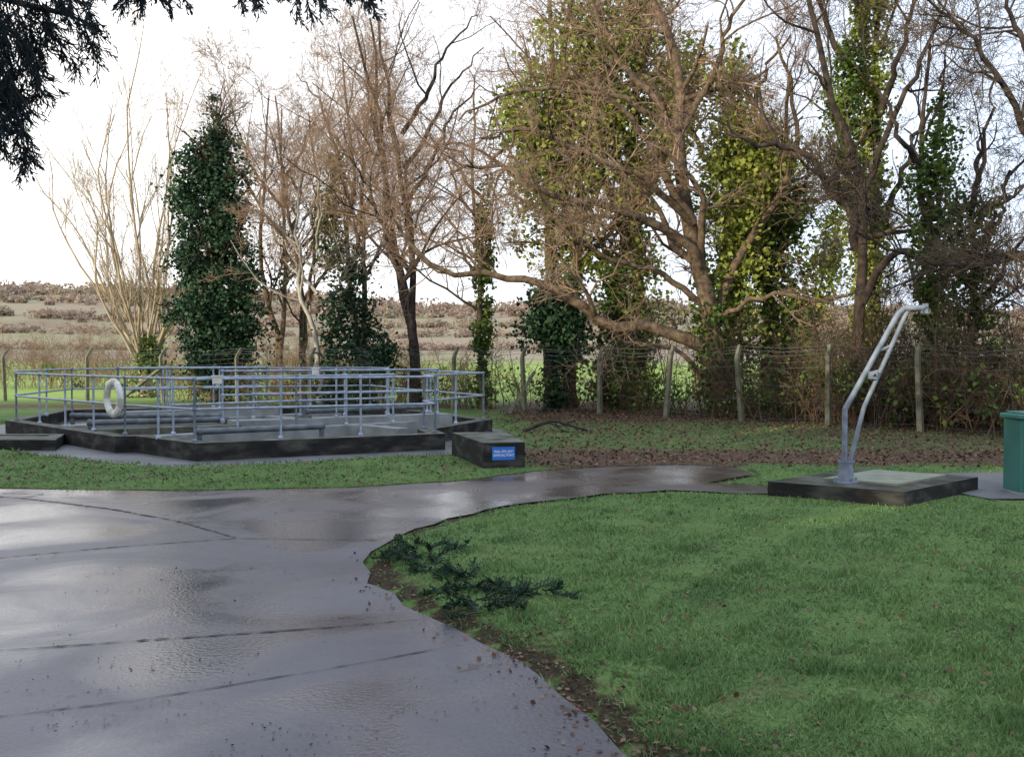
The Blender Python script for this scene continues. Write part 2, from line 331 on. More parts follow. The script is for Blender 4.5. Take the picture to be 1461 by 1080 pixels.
for x,y,z in [(-5.0,16.98,1.34),(-4.2,21.4,1.42)]:
    mb=MB(); mb.box((x,y,z),(.14,.1,.12)); mb.rod((x,y,z-.12),(x,y,z-.05),.03,8); mb.box((x,y,z+.07),(.17,.13,.02)); mb.build('junction_box',[white_p])
# lifebuoy
mb=MB(); c=np.array([-7.28,18.28,.98]); u=nrm(np.array([-1.,1.,0])); R0=.29
a=np.linspace(0,2*math.pi,41); w=np.array([0,0,1.])
V=[];F=[];nv=nrm(np.cross(u,w))
for i in range(40):
    rd=np.cos(a[i])*u+np.sin(a[i])*w
    for k in range(10):
        t=k*2*math.pi/10; V.append(c+(R0+.075*math.cos(t))*rd+.055*math.sin(t)*nv)
F=[[i*10+k,((i+1)%40)*10+k,((i+1)%40)*10+(k+1)%10,i*10+(k+1)%10] for i in range(40) for k in range(10)]
mb.add(V,F,0,True)
for s in (0,10,20,30):
    F2=[]; V2=[]
    for i in range(s,s+4):
        rd=np.cos(a[i])*u+np.sin(a[i])*w
        for k in range(10):
            t=k*2*math.pi/10; V2.append(c+(R0+.08*math.cos(t))*rd+.06*math.sin(t)*nv)
    F2=[[i*10+k,(i+1)*10+k,(i+1)*10+(k+1)%10,i*10+(k+1)%10] for i in range(3) for k in range(10)]
    mb.add(V2,F2,1,True)
mb.build('lifebuoy',[white_p,mat('lifebuoy_band',[(.42,.38,.30),(.5,.46,.38)],5,.6)])
def bevel(o,w=.02):
    m=o.modifiers.new('bevel','BEVEL'); m.width=w; m.segments=2; m.limit_method='ANGLE'
# sampling point block
mb=MB()
q=[(-.44,15.3),(.2,15.45),(-.12,17.6),(-1.05,17.4)]
V=[[x,y,-.06] for x,y in q]+[[x,y,.42] for x,y in q]
mb.add(V,[[0,1,5,4],[1,2,6,5],[2,3,7,6],[3,0,4,7]],0); mb.add(V,[[4,5,6,7]],1)
mb.build('sampling_chamber',[conc_side,conc_top])
sign=D.objects.new('sampling_point_sign',None); S.collection.objects.link(sign)
ang=math.atan2(.15,.64); cx,cy=-.44+.64*.48,15.3+.15*.48; nx_,ny_=math.sin(ang),-math.cos(ang)
mb=MB(); mb.box((cx+nx_*.012,cy+ny_*.012,.255),(.36,.012,.2),ang); mb.build('panel',[blue_p],sign)
cu=D.curves.new('lettering','FONT'); cu.body='FINAL EFFLUENT\nSAMPLING POINT'; cu.size=.052; cu.align_x='CENTER'; cu.align_y='CENTER'
to=D.objects.new('tmp',cu); S.collection.objects.link(to); bpy.context.view_layer.update()
tme=D.meshes.new_from_object(to.evaluated_get(bpy.context.evaluated_depsgraph_get())); D.objects.remove(to)
tme.materials.clear(); tme.materials.append(text_m)
tx=D.objects.new('lettering',tme); S.collection.objects.link(tx); tx.parent=sign
tx.location=(cx+nx_*.022,cy+ny_*.022,.255); tx.rotation_euler=(math.pi/2,0,ang); tx.scale=(.8,1.1,1)
# manhole plinth + davit
mb=MB(); q=[(4.46,11.35),(5.95,12.75),(4.75,13.75),(3.15,12.3)]
V=[[x,y,-.06] for x,y in q]+[[x,y,.21] for x,y in q]
mb.add(V,[[0,1,5,4],[1,2,6,5],[2,3,7,6],[3,0,4,7]],0); mb.add(V,[[4,5,6,7]],1)
mb.build('manhole_plinth',[conc_side,mat('plinth_top',[(.02,.022,.014),(.05,.05,.035),(.11,.105,.085)],3,.9,.5,25,spec=.2)]) 
mb=MB(); c0=np.array([4.72,12.62]); e1=np.array([.73,.69])*.68; e2=np.array([-.75,.65])*.46
hat=[c0-e1-e2,c0+e1-e2,c0+e1+e2,c0-e1+e2]
V=[[x,y,.205] for x,y in hat]+[[x,y,.235] for x,y in hat]
mb.add(V,[[0,1,5,4],[1,2,6,5],[2,3,7,6],[3,0,4,7],[4,5,6,7]],0); mb.build('manhole_cover',[mat('cover_concrete',[(.14,.15,.10),(.24,.24,.17)],4,.8,.3,30)])
mb=MB(); bx_,by_=4.08,12.2
mb.rod((bx_,by_,.2),(bx_,by_,.23),.15,14); mb.rod((bx_,by_,.2299),(bx_,by_,.235),.15,14,r2=.0)
mb.rod((bx_,by_,.23),(bx_,by_,.46),.10,14,0,.075); mb.rod((bx_,by_,.46),(bx_,by_,.49),.105,14)
for k in range(6): mb.rod((bx_+.125*math.cos(k),by_+.125*math.sin(k),.22),(bx_+.125*math.cos(k),by_+.125*math.sin(k),.27),.014,6)
def poly(pts,r,s=10):
    for a,b in zip(pts[:-1],pts[1:]): mb.rod(a,b,r,s)
    for a in pts[1:-1]: mb.ball(a,r*1.0,0,10)
def lerp(a,b,t): return tuple(np.array(a)+(np.array(b)-np.array(a))*t)
A0=(bx_-.02,by_,.45);A1=(bx_-.02,by_,1.10);A2=(bx_+.62,by_,2.27);A3=(bx_+.69,by_,2.33);A4=(bx_+.95,by_,2.34)
B0=(bx_+.05,by_+.02,.45);B1=(bx_+.22,by_+.02,1.13);B2=(bx_+.74,by_+.02,2.305)
poly([A0,A1,A2,A3,A4],.033); poly([B0,B1,B2],.027)
for ta,tb in [(.36,.38),(.6,.64)]:
    mb.rod(lerp(A1,A2,ta),lerp(B1,B2,tb),.017,8)
mb.box((bx_+.95,by_,2.33),(.05,.06,.12)); mb.rod((bx_+.95,by_-.05,2.30),(bx_+.95,by_+.05,2.30),.045,12)
mb.box((bx_+.30,by_-.045,1.52),(.10,.05,.09)); mb.rod((bx_+.30,by_-.13,1.52),(bx_+.30,by_-.05,1.52),.018,8)
mb.build('davit_hoist',[mat('davit_steel',[(.11,.13,.165),(.22,.25,.30)],8,.6,metal=.1)])
# kiosk
KX=.17
k=D.objects.new('electrical_kiosk',None); S.collection.objects.link(k)
mb=MB(); mb.box((6.55+KX,12.5,.50),(.95,.42,.94),.02); o=mb.build('cabinet',[green_p],k); bevel(o,.012)
mb=MB(); mb.box((6.55+KX,12.49,1.005),(1.03,.5,.06),.02); mb.box((6.55+KX,12.49,1.045),(.9,.38,.03),.02); o=mb.build('roof',[green_p],k); bevel(o,.015)
mb=MB(); mb.box((6.55+KX,12.5,.02),(.99,.46,.10),.02); mb.build('base',[conc_light],k)
mb=MB(); mb.box((6.33+KX,12.278,.5),(.40,.02,.82),.02); mb.box((6.78+KX,12.287,.5),(.40,.02,.82),.02); o=mb.build('doors',[green_p],k); bevel(o,.006)
mb=MB(); mb.box((6.22+KX,12.262,.70),(.10,.006,.09),.02); mb.build('warning_label',[yellow_p],k)
mb=MB(); mb.rod((6.50+KX,12.262,.45),(6.50+KX,12.262,.6),.012,8); mb.build('handle',[galv_d],k)
sheet('paving_slab',[(5.7,11.9),(8.5,12.0),(8.5,14.8),(4.9,14.4),(5.3,13.4)],.052,paving)
# ---------------------------------------------------------------- fence
fl=[(12.2,18.4),(10.8,20.3),(9.2,22.5),(7.75,24.5),(6.05,26.3),(4.3,28.0),(2.6,29.6),(.4,31.0),(-1.9,32.4),(-4.4,33.8),(-7.1,35.0),(-9.9,36.1),(-12.9,37),(-16,37.7),(-19.4,38.3),(-23,38.8)]
mb=MB()
tops=[]
for x,y in fl:
    lx,ly=rng.normal(size=2)*.06
    if abs(x-6.05)<.1: lx=-.16
    out=np.array([.45,.85])
    P=np.array([[(x,y,-.1),(x+lx,y+ly,1.68),(x+lx+out[0]*.05,y+ly+out[1]*.05,1.76),(x+lx+out[0]*.26,y+ly+out[1]*.26,2.02)]],float)
    mb.tubes(P,np.array([[.088,.07,.068,.055]]),4,0,False); e=P[0,3]
    mb.add([e+[-.05,-.04,.0],e+[.05,-.04,0],e+[.05,.04,.01],e+[-.05,.04,.01]],[[0,1,2,3]])
    tops.append(P[0])
mb.tubes(np.array([[(-.1,30.0,.0),(.7,30.9,1.25)]]),np.array([[.07,.07]]),4,0,False)
mb.tubes(np.array([[(-14.3,36.0,.0),(-12.9,37,1.35)]]),np.array([[.07,.07]]),4,0,False)
for a,b2 in zip(tops[:-1],tops[1:]):
    for w in (0.3,.7,1.1,1.5,1.65):
        pa=a[0]+(a[1]-a[0])*(w/1.68); pb=b2[0]+(b2[1]-b2[0])*(w/1.68)
        mid=(pa+pb)/2-[0,0,.04+.07*rng.random()]; mb.tubes([np.array([pa,mid,pb])],np.full((1,3),.004),3,1)
    for w in (.25,.6,.95):
        pa=a[2]+(a[3]-a[2])*w; pb=b2[2]+(b2[3]-b2[2])*w; mid=(pa+pb)/2-[0,0,.05+.08*rng.random()]; mb.tubes([np.array([pa,mid,pb])],np.full((1,3),.006),3,1)
mb.build('wire_fence',[conc_post,galv_d])
# ---------------------------------------------------------------- trees
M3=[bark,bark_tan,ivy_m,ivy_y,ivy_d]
limbs=[]; fx,fy=-15.4,42
for i in range(20):
    a=i/19*2-1; yy=rng.normal()*1.2; h=14.3*(1-.34*abs(a)**1.5)*(.8+.3*rng.random())
    limbs.append(([(fx+.12*a,fy,0),(fx+.4*a,fy+yy*.15,1.6),(fx+(2.1+rng.normal()*.35)*a,fy+yy*.6,h*.42),(fx+(3.5+rng.normal()*.4)*a+rng.normal()*.3,fy+yy,h*.72),(fx+4.7*a+rng.normal()*.6,fy+yy*1.2,h)],.055+.05*rng.random()))
limbs.append(([(fx,fy,0),(fx,fy,1.2),(fx+.1,fy,2.6)],.36))
tree('willow_tree',limbs,[(150,3.0,.6,.4,.10,6,4),(900,1.5,.6,.3,.12,4,3),(3200,.75,.6,.15,.16,3,3)],[bark_pale,bark_pale,ivy_m],[([(-15.2,41.8,0),(-15.2,41.8,2.3)],[.7,.3],25,60,.14,2)],minr=.007)
x0,y0=-11.3,38
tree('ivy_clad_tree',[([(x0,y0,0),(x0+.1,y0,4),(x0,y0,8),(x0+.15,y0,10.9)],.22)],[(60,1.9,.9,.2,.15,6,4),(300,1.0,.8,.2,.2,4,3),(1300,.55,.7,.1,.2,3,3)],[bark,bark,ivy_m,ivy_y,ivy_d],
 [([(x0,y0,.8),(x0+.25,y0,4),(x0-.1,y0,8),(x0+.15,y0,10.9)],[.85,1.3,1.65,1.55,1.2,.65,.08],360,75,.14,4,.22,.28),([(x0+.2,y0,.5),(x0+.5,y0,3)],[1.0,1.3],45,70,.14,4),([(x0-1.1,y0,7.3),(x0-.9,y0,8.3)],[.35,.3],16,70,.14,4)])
def simple(name,x,y,h,r=.17,lean=0,mats=None,d=1.0,stems=1,ivies=(),up=.25,fork=.35,spread=1.8):
    limbs=[]
    for s in range(stems):
        ox=rng.normal()*.25*(s>0); ex=lean+rng.normal()*spread*.3
        limbs.append(([(x+ox,y,0),(x+ox+lean*.2+rng.normal()*.12,y+rng.normal()*.1,h*.2),(x+ox+ex*.4+rng.normal()*.25,y+rng.normal()*.3,h*.45),(x+ox+ex*.7+rng.normal()*.3,y+rng.normal()*.3,h*.7),(x+ox+ex,y+rng.normal()*.5,h)],r))
    for s in range(5):
        a=rng.random()*6.28; z=h*(fork+.09*s); ex=lean*z/h
        limbs.append(([(x+ex*.8,y,z),(x+ex+math.cos(a)*spread*.5,y+math.sin(a)*spread*.5,z+h*.10),(x+ex+math.cos(a)*spread*.8,y+math.sin(a)*spread*.8,z+h*.2),(x+ex+math.cos(a)*spread*1.3,y+math.sin(a)*spread*1.2,z+h*.28)],r*.55))
    return tree(name,limbs,lv(h,d,up),mats or M3,ivies)
simple('bare_tree',-9.8,42,12.8,.14,.4,d=1.4,stems=2,spread=2.3)
simple('bare_tree',-8.2,40,11.5,.12,-.3,d=1.3,stems=2,spread=2.2)
simple('birch_tree',-6.9,36,9.0,.12,-.2,mats=[mat('birch_bark',[(.22,.20,.17),(.42,.38,.32)],4,.8),bark_tan,ivy_m,ivy_y,ivy_d],d=.6)
simple('bare_tree',-5.6,37.5,12.5,.14,-.5,d=1.3,stems=2,ivies=[([(-6,36.5,.3),(-6,36.5,3),(-6,36.5,5.8)],[1.1,1.0,.7,.35],85,60,.15,4,.26,.3),([(-6.8,37.5,5.5),(-6.6,37.5,9.5)],[.35,.3,.1],30,50,.14,2)])
simple('bare_tree',-3.2,34,13,.16,-.9,d=1.4,stems=3,mats=[bark_dark,bark_tan,ivy_m,ivy_y,ivy_d],ivies=[([(-4.2,33,1.2),(-4.2,33,2.2)],[.4,.35],18,60,.13,4)],spread=2.4)
simple('bare_tree',-.95,33,11,.12,.1,d=.7,ivies=[([(-.95,33,0),(-.92,33,3.5),(-.9,33,7.2)],[.2,.18,.24,.15],75,50,.13,2,.12)])
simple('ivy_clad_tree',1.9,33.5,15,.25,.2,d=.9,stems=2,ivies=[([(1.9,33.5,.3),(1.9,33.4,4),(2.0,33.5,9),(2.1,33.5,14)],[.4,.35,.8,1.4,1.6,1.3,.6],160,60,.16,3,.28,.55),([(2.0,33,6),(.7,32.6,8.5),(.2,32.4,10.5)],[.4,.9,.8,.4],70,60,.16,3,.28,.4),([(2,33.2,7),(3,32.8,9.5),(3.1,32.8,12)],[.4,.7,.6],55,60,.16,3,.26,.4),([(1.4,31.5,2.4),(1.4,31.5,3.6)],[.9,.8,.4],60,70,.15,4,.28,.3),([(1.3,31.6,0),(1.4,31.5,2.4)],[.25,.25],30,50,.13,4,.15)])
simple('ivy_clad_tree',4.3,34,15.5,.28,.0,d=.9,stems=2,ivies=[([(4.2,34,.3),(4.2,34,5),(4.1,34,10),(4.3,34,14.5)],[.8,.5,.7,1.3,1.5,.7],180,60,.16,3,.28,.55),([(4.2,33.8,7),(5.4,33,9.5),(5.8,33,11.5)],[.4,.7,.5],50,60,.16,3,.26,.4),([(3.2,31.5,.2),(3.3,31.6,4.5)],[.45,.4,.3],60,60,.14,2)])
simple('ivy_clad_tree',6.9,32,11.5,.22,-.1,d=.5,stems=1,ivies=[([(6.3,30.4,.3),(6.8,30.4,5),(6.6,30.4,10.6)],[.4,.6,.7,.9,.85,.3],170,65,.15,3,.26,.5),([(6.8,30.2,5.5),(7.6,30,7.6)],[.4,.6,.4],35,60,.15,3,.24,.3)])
simple('ivy_clad_tree',8.3,32,10.5,.22,.2,d=.6,stems=2,ivies=[([(8.6,31.4,.2),(8.3,31.4,5),(7.9,31.4,8.8)],[.9,.8,.8,.8,.3],180,65,.15,2,.28,.5),([(9.3,31,2),(10,31,6)],[.3,.4,.2],40,50,.14,3)])
yo=29.3
def Lx(pts,r,dy=0):
    k=len(pts); return ([(x,yo+dy*i/(k-1)+rng.normal()*.12*(i>0),z) for i,(x,z) in enumerate(pts)],r)
oak=[Lx([(6.3,0),(5.9,1.9),(5.6,3.9),(5.2,5.8),(4.7,8.4),(4.95,10),(4.3,12.2),(4.1,14)],.32,.5),
 Lx([(5.55,3.9),(4.9,5.1),(2.9,5.9),(1.2,6.2),(-.4,7.0),(-1.6,6.7)],.17,-1.8),
 Lx([(5.8,1.9),(4.3,2.55),(2.9,2.6),(1.9,3.3),(.6,3.85),(-.6,3.95),(-2.2,4.3),(-3.2,5.4)],.20,-1.2),
 Lx([(5.6,1.5),(6.5,4.2),(7.9,6.6),(8.5,8.8),(7.8,11.2)],.16,.8),
 Lx([(5.3,5.6),(4.0,7.6),(2.9,8.9),(1.4,9.8)],.14,-1.5),
 Lx([(5.6,3.2),(4.4,4.0),(3.0,4.4),(1.3,5.4),(.5,6.8)],.11,-2.4),
 Lx([(4.8,8.0),(5.8,9.8),(6.3,11.5),(7.4,13.2)],.11,-1),
 Lx([(5.6,2.6),(7.2,3.4),(9.0,3.3),(10.6,4.2)],.09,-2.2),
 Lx([(4.7,8.4),(3.4,10.2),(2.4,12.0),(2.2,13.8)],.11,1),
 Lx([(5.6,1.0),(4.9,1.8),(3.3,2.1),(2.6,2.6)],.09,-2.0),
 Lx([(5.25,5.6),(4.0,6.6),(2.2,7.3),(.4,7.9),(-.8,7.5)],.12,-2.6),
 Lx([(4.72,8.2),(3.4,9.0),(1.4,9.3),(-.4,9.0),(-1.6,8.2)],.10,-1.4)]
tree('oak_tree',oak,[(85,3.4,.95,.08,.24,7,5),(440,1.8,.85,.03,.30,5,4),(2400,.95,.8,.02,.3,4,3),(8500,.5,.75,.02,.28,3,3)],[bark,bark_tan,ivy_m,ivy_y,ivy_d],[([(6.1,29.4,.2),(5.6,29.4,4)],[.4,.35,.3],45,50,.13,2,.2)])
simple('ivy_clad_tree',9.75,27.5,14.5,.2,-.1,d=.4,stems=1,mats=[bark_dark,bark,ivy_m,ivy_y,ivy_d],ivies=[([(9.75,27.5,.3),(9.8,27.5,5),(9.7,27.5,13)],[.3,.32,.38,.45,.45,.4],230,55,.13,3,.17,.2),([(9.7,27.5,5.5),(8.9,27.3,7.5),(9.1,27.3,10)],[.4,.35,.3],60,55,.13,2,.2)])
rt=[([(8.9,26,0),(9.0,26,3),(8.9,25.6,6),(8.0,25.2,8),(7.4,25,10.5),(7.0,24.8,12)],.17),([(8.9,26,4.5),(8.3,25.5,5.8),(6.9,25,7.0),(5.9,24.6,6.9),(5.2,24.4,7.4)],.12),([(9.0,26,3),(9.6,25,4.3),(10.9,24,4.0),(12.5,23.6,4.3)],.12),([(8.9,25.6,5.8),(9.9,25,8.5),(10.8,24.6,11)],.10)]
tree('bare_tree',rt,[(40,2.6,.9,.1,.22,7,5),(220,1.4,.8,.05,.28,5,4),(1100,.8,.75,.05,.28,4,3),(3600,.42,.7,.05,.25,3,3)],[bark_dark,bark,ivy_m])
rt=[([(13.2,23,0),(13,23,3),(12.6,22.6,6),(12.0,22.3,9.5),(11.6,22,12)],.22),([(12.9,23,3.5),(11.6,22.5,4.0),(10.0,22,3.7),(8.6,21.6,3.9),(7.3,21.3,4.3)],.10),([(12.7,22.8,5),(11.5,22.2,6.5),(10.2,21.8,8.2),(8.8,21.4,9.4)],.11),([(12.4,22.6,7),(11,22,8.8),(10.4,21.6,10.5)],.09),([(13,23,2.5),(11.8,22,2.6),(10.8,21.6,3.4)],.07)]
tree('bare_tree',rt,[(48,2.4,.9,.1,.22,7,5),(240,1.3,.8,.05,.28,5,4),(1300,.75,.75,.05,.28,4,3),(4200,.4,.7,.05,.25,3,3)],[bark_dark,bark,ivy_m])
simple('ivy_clad_tree',10.1,24.2,9.5,.16,.2,d=.3,mats=[bark_dark,bark_dark,ivy_m,ivy_y,ivy_d],ivies=[([(10.1,24.2,.3),(10.1,24.2,4),(10.2,24.2,7.6)],[.5,.4,.4,.45,.25],100,55,.12,2,.2,.35)])
simple('ivy_clad_tree',11.6,25.5,8,.16,.2,d=.3,mats=[bark_dark,bark_dark,ivy_m,ivy_y,ivy_d],ivies=[([(11.6,25.5,.3),(11.6,25.5,5.6)],[.7,.6,.5],100,55,.12,2,.22,.3)])
def thicket(name,line,width,n,h,mats,levels,lean=.25,ivyn=0,ls=.12):
    line=np.array(line,float); seg=np.linalg.norm(np.diff(line,axis=0),axis=1); cs=np.r_[0,np.cumsum(seg)]
    t=rng.random(n)*cs[-1]; bx=np.interp(t,cs,line[:,0])+rng.normal(size=n)*width; by=np.interp(t,cs,line[:,1])+rng.normal(size=n)*width
    hh=h*(.4+.8*rng.random(n))*(.65+.45*np.sin(t*.9)**2); K=6; P=np.zeros((n,K,3)); d=np.c_[rng.normal(size=(n,2))*lean,np.ones(n)]; d=nrm(d); p=np.c_[bx,by,np.zeros(n)]
    for k in range(K):
        P[:,k]=p; d=nrm(d+rng.normal(size=(n,3))*.16); p=p+d*(hh/(K-1))[:,None]
    R=(.008+.012*rng.random(n))[:,None]*np.linspace(1,.4,K)[None]*(1 if h<6 else 1.6)
    mb=MB(); mb.tubes(P,R,4,0)
    for (m_,L,a,u,wd,k,sd) in levels:
        P,R=grow(P,R,m_,L,a,u,wd,k,t0=.1,minr=.006); mb.tubes(P,R,sd,0)
    if ivyn:
        c=P[rng.integers(0,len(P),ivyn),0]; c=c[c[:,2]<h*.6]; C=np.repeat(c,35,0)+rng.normal(size=(len(c)*35,3))*.2; C[:,2]=np.maximum(C[:,2],.03); mb.leaves(C,ls,1)
    return mb.build(name,mats)
bram=mat('bramble_twigs',[(.06,.04,.028),(.18,.12,.08)],1,.9,spec=.1)
thicket('thicket',[(12.5,20.5),(9.4,24),(7.2,27)],.6,190,2.5,[bram,ivy_m],[(1200,1.0,.8,.1,.28,5,3),(4200,.45,.8,0,.28,3,3)],ivyn=50)
thicket('thicket',[(7.2,27),(3,31),(0,32.5)],.5,100,1.7,[bram,ivy_m],[(560,.8,.8,.1,.28,5,3),(1600,.4,.8,0,.28,3,3)],ivyn=60)
thicket('thicket',[(14.5,22),(11.5,23.5),(8.6,27)],1.0,230,3.6,[bram,ivy_m],[(1500,1.2,.8,.1,.28,5,3),(5000,.5,.8,0,.28,3,3)],ivyn=60)
thicket('thicket',[(13.5,22.5),(10.4,25.5),(7,30),(3,33)],1.0,120,4.6,[bark_dark,ivy_m],[(800,1.3,.7,.2,.22,5,3),(2500,.5,.7,.1,.22,3,3)],ivyn=60)
thicket('thicket',[(0,33),(-4,35.5),(-9,37.5),(-13,39)],.6,240,1.7,[hedge_m,ivy_m],[(1800,.8,.8,.1,.28,4,3),(5000,.4,.8,0,.28,3,3)],ivyn=70)
thicket('hedge',[(-60,60),(-30,52),(-12,50),(-2,52)],1.2,800,2.6,[hedge_m,ivy_m],[(7000,1.0,.8,.2,.25,4,3),(18000,.5,.8,.1,.25,3,3)],ivyn=25,ls=.2)
thicket('hedge',[(-75,82),(-35,86),(-10,90)],2.0,300,4.2,[hedge_m,ivy_m],[(3200,1.6,.7,.2,.2,4,3),(11000,.8,.8,.1,.2,3,3)])
# distant woods
mb=MB()
def woods(line,width,nt,h,size,per=90,m=0):
    line=np.array(line,float); seg=np.linalg.norm(np.diff(line,axis=0),axis=1); cs=np.r_[0,np.cumsum(seg)]
    t=rng.random(nt)*cs[-1]; x=np.interp(t,cs,line[:,0])+rng.normal(size=nt)*width; y=np.interp(t,cs,line[:,1])+rng.normal(size=nt)*width
    hh=h*(.35+.85*rng.random(nt)**1.5); z=hillz(x,y)
    d=rng.normal(size=(nt,per,3)); d=nrm(d)*rng.random((nt,per,1))**.4
    C=np.stack([x,y,z+hh*.36],1)[:,None]+d*np.stack([hh*.9,hh*.9,hh*.45],1)[:,None]
    mb.leaves(C.reshape(-1,3),size,m)
woods([(-300,200),(-60,190),(60,195),(200,200)],2.5,520,2.4,.5)
woods([(-400,290),(-120,270),(120,280),(400,270)],6,520,3.2,.7)
woods([(-450,360),(-120,340),(120,350),(400,340)],8,520,4.5,.95)
woods([(-600,470),(-200,440),(200,460),(600,450)],14,560,6,1.4)
woods([(-700,600),(-200,570),(200,590),(700,580)],20,600,8,1.9)
woods([(-900,700),(0,690),(900,700)],22,700,12,2.4)
mb.build('distant_woods',[far_m])
# overhanging cypress at left and its limb
mb=MB(); cy=[([(-7.2,6.3,0),(-7.2,6.3,4),(-7.1,6.3,9),(-7.1,6.3,13)],.28),([(-7.2,6.3,4.2),(-5.2,6.6,4.75),(-3.2,7.0,4.75),(-.9,7.2,4.72)],.09),([(-7.2,6.3,3.6),(-5.4,6.8,4.2),(-4.2,7.0,4.35),(-3.1,7.1,4.15)],.07)]
P=np.stack([catmull(a,16) for a,r in cy]); R=np.stack([np.linspace(1,.25,16)*r for a,r in cy]); mb.tubes(P,R,8,0)
def spray(mb,p,d,L,n,m=1,flat=0,ns=.05):
    d=nrm(np.array(d,float)); K=6; pts=[np.array(p,float)]
    for k in range(K-1): d=nrm(d+rng.normal(size=3)*.12+np.array([0,0,-.06*(1-flat)])); pts.append(pts[-1]+d*L/(K-1))
    P=np.array([pts]); R=np.linspace(.007,.003,K)[None]; mb.tubes(P,R,4,0)
    P2,R2=grow(P,R,n,L*.5,.55,0,.08,4,t0=.05,minr=.003,droop=.06*(1-flat)); mb.tubes(P2,R2,3,m)
    P3,R3=grow(P2,R2,n*7,L*.15,.55,0,.08,3,t0=.0,minr=.004,rr=1,droop=.04*(1-flat))
    if flat: P3[:,:,2]=np.maximum(P3[:,:,2],.03)
    R3[:]=.0042; mb.tubes(P3,R3,3,m)
def put(x,y,z,dx,dz,L,n=14): spray(mb,(x,y,z),(dx,rng.normal()*.25,dz),L,n)
for i in range(40):
    x=-3.75+.72*rng.random()**1.3; put(x,6.6+.8*rng.random(),4.42-.5*rng.random()*(1 if x<-3.3 else .3),.15+rng.normal()*.25,-.6,.38+.2*rng.random())
for i in range(22):
    x=-3.8+.3*rng.random(); put(x,6.7+.7*rng.random(),3.9-.5*rng.random(),rng.normal()*.25+.2,-.9,.36)
for i in range(12): put(-2.85+.4*rng.random(),6.8+.5*rng.random(),4.42,rng.normal()*.3,-.5,.26)
for i in range(20): put(-2.0+.9*rng.random(),6.8+.6*rng.random(),4.45,.3+rng.normal()*.3,-.4,.28)
n=9000; t=rng.random(n); z=5.6+8.5*t; rr=(2.6*(1-t)+.4)*np.sqrt(rng.random(n)); a=rng.random(n)*6.28
mb.leaves(np.c_[-7.6+rr*np.cos(a),5.6+rr*np.sin(a),z],.22,1)
mb.build('cypress_tree',[bark_dark,con_m])
# conifers added out of view behind/left of the viewpoint to shade the yard
def conifer(x,y,h,r):
    mb=MB(); mb.tubes([catmull([(x,y,0),(x,y,h*.5),(x,y,h)],8)],np.linspace(.3,.05,8)[None],8,0)
    n=3000; t=rng.random(n)**1.3; z=.3+(h-.3)*t; rr=(r*(1-t)**.6*(.75+.25*np.sin(z*4))+.1)*rng.random(n)**.5; a=rng.random(n)*6.28
    mb.leaves(np.c_[x+rr*np.cos(a),y+rr*np.sin(a),z],.85,1,.7); mb.build('conifer_shade_blocker',[bark_dark,con_m])
for i in range(14): conifer(-27+rng.normal()*.6,-43+i*4.3,12.0+rng.random()*1.6,3.9)
for i in range(13): conifer(-32.5+rng.normal()*.6,-46+i*4.3,12.6+rng.random()*1.8,4.2)
# ---------------------------------------------------------------- grass, leaves
plinth=[(4.46,11.3),(6.0,12.75),(4.75,13.8),(3.1,12.3)]; slab=[(5.7,11.9),(8.5,12.0),(8.5,14.8),(4.9,14.4),(5.3,13.4)]; samp=[(-.5,15.25),(.25,15.4),(-.1,17.7),(-1.1,17.5)]; cham=[(-13.5,18.4),(-8.45,18.4),(-8.9,19.9),(-13.5,19.9)]
def terr(x,y,d): return np.where(d>0,.045*sst(0,.5,d)-.01+wob(x,y)*.012*sst(0,.6,d),0)
def ok(x,y):
    m=~inpoly(x,y,road)
    for p in (apron,plinth,slab,samp,cham): m&=~inpoly(x,y,np.array(p))
    return m
N=460000; u=rng.random(N); d=1/(1/3.2+u*(1/27-1/3.2)); d=np.where(rng.random(N)<.35,3.2*(27/3.2)**rng.random(N),d)
x=(rng.random(N)*1.25-.6)*d*1.02; m=ok(x,d); x=x[m]; y=d[m]; 
dd=dist(x,y,road)
keep=(rng.random(len(x))>np.clip(litf(x,y),0,.9)-.2*wob(x,y,1.7))&(rng.random(len(x))<.3+.7*sst(.02,.3,dd-.12*wob(x,y,2.5)))
bare=((x<2.6)&(y<8.5)&(dd<.20+.22*wob(x,y,2))); keep&=~(bare&(rng.random(len(x))<.8))
patch=(wob(x*.8,y*.8,2.1)+.6*wob(x+9,y,5))<-.4; keep&=~(patch&(rng.random(len(x))<.7))
x=x[keep];y=y[keep];dd=dd[keep]; n_=len(x)
z=terr(x,y,dd)
tuft=.5+.4*(wob(x,y,1.3)+1)*.5+.7*(wob(x+5,y,4)>.35)
h=(.015+.028*rng.random(n_))*tuft; w=(.0020+.00055*y); a=rng.random(n_)*6.28; ln=rng.normal(size=(n_,2))*.024
V=np.stack([np.c_[x-np.cos(a)*w,y-np.sin(a)*w,z-.005],np.c_[x+np.cos(a)*w,y+np.sin(a)*w,z-.005],np.c_[x+ln[:,0],y+ln[:,1],z+h]],1).reshape(-1,3)
mb=MB(); mb.add(V,np.arange(3*n_).reshape(-1,3)); mb.build('lawn_grass',[grassb])
mb=MB()
def flat_leaves(x,y,z,s): mb.leaves(np.c_[x,y,z],s,0,.7,.75)
n=20000; d=1/(1/3.3+rng.random(n)*(1/9.-1/3.3)); x=(rng.random(n)*1.0-.45)*d; dd=dist(x,d,road); io=~inpoly(x,d,road)
k=(x<2.8)&(rng.random(n)<np.where(io,np.exp(-(dd/.32)**2)*.75,np.exp(-(dd/.18)**2)*.35)*(.4+.6*(wob(x,d,1.9)>-.1))); x,y,dd,io=x[k],d[k],dd[k],io[k]
flat_leaves(x,y,np.where(io,terr(x,y,dd)+.014,.012),.030)
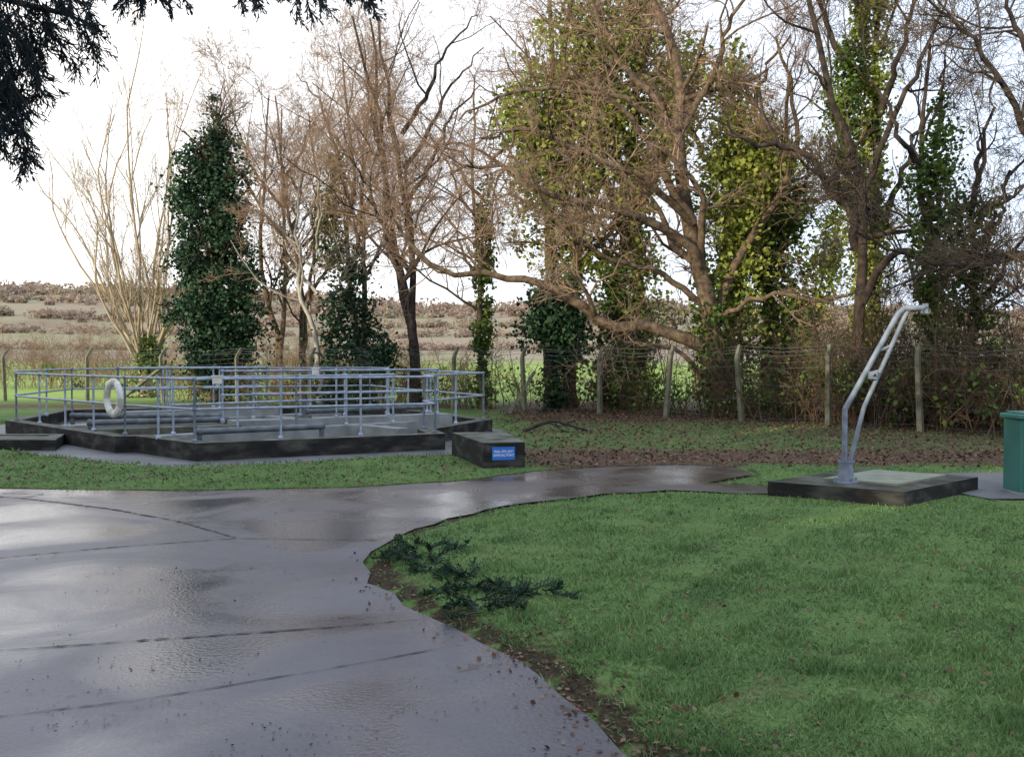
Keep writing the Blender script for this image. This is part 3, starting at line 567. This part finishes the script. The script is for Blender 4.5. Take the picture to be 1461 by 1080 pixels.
n=1500; d=3.4+9*rng.random(n)**1.5; x=(rng.random(n)*1.0-.1)*d*.6; k=ok(x,d)&(rng.random(n)<.35+.65*(wob(x,d,1.2)>.1)); flat_leaves(x[k],d[k],np.full(k.sum(),.055),.033)
n=1600; y=13.3+4*rng.random(n); x=-9+8.5*rng.random(n); k=ok(x,y); flat_leaves(x[k],y[k],np.full(k.sum(),.055),.05)
n=26000; y=15.2+16*rng.random(n); x=-1+14*rng.random(n); k=ok(x,y)&(rng.random(n)<litf(x,y)+.15); flat_leaves(x[k],y[k],np.full(k.sum(),.055),.065)
mb.build('fallen_leaves',[litter])
mb=MB(); n=340; d=1/(1/4.+rng.random(n)*(1/13.-1/4.)); x=-.5*d+.6*rng.random(n)*d; c=(wob(x,d,1.1)>.0)&inpoly(x,d,road); x=x[c];d=d[c]
C=np.repeat(np.c_[x,d,np.full(len(x),.01)],5,0)+rng.normal(size=(len(x)*5,3))*[.04,.03,.0]; mb.leaves(C,.015,0,.5,.85); mb.build('road_debris',[dirt])
mb=MB()
for (px,py,k) in [(575,800,7),(610,815,8),(640,830,8),(665,845,7),(690,872,7),(730,862,6),(760,858,5),(700,885,5),(590,790,5),(620,795,3)]:
    gx,gy=gp(px,py)
    for i in range(k):
        a=rng.random()*6.28; spray(mb,(gx+rng.normal()*.09,gy+rng.normal()*.12,.035+.04*rng.random()),(math.cos(a),math.sin(a),.05),.22,14,1,1)
mb.build('cut_conifer_branches',[bark_dark,ivy_d])
mb=MB(); P=catmull([(.25,22.5,.05),(.9,22.6,.28),(1.35,22.4,.18),(1.8,22.3,.05)],10)[None]; R=np.linspace(.05,.02,10)[None]; mb.tubes(P,R,6,0)
P2,R2=grow(P,R,8,.7,.8,.1,.15,5,minr=.01); mb.tubes(P2,R2,5,0); mb.build('fallen_branch',[bark_dark])
# ---------------------------------------------------------------- light, sky, camera
el=math.radians(13.5); ts=Vector((-.70*math.cos(el),-.714*math.cos(el),math.sin(el)))
sl=D.lights.new('sun','SUN'); sl.energy=5.0; sl.angle=math.radians(.5); sl.color=(1,.88,.64); so=D.objects.new('sun',sl); S.collection.objects.link(so); so.rotation_euler=ts.to_track_quat('Z','Y').to_euler(); so.location=(-30,-25,30)
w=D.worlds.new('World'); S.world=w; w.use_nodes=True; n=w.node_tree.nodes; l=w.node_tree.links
sk=n.new('ShaderNodeTexSky'); sk.sky_type='NISHITA'; sk.sun_disc=False; sk.sun_elevation=el; sk.sun_rotation=math.atan2(ts.x,ts.y); sk.dust_density=2.0
# bright haze added over clear sky: whiter low and west, overhead blued for fill
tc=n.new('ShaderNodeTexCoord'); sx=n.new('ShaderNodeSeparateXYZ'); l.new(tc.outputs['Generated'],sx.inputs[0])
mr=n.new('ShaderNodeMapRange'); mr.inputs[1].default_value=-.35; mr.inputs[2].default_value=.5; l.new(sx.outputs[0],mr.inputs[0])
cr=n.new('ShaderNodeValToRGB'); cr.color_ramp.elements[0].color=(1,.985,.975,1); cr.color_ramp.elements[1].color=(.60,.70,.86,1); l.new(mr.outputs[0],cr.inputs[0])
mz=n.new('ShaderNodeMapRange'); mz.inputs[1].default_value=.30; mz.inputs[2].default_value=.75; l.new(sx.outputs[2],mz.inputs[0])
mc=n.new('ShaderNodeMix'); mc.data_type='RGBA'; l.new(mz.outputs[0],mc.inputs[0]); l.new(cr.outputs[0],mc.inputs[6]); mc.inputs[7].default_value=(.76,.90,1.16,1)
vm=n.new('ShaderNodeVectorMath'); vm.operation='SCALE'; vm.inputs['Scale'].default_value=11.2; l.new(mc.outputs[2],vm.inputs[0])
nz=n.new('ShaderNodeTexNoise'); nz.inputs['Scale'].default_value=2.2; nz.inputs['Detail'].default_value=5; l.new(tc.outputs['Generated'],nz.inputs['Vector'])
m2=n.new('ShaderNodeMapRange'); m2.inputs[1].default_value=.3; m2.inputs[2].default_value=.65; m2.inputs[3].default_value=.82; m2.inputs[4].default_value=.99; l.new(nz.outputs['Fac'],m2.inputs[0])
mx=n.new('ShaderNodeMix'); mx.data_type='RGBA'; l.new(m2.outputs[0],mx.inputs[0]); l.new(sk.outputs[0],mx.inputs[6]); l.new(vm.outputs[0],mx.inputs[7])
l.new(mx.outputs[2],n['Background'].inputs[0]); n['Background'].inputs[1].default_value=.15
cam=D.cameras.new('camera'); co=D.objects.new('camera',cam); S.collection.objects.link(co); co.location=(0,0,EYE); co.rotation_euler=(math.radians(90-1.32),0,0)
cam.sensor_width=36; cam.lens=35.2; cam.clip_end=6000; cam.clip_start=.05; S.camera=co
S.view_settings.view_transform='Standard'; S.view_settings.look='None'; S.view_settings.exposure=0
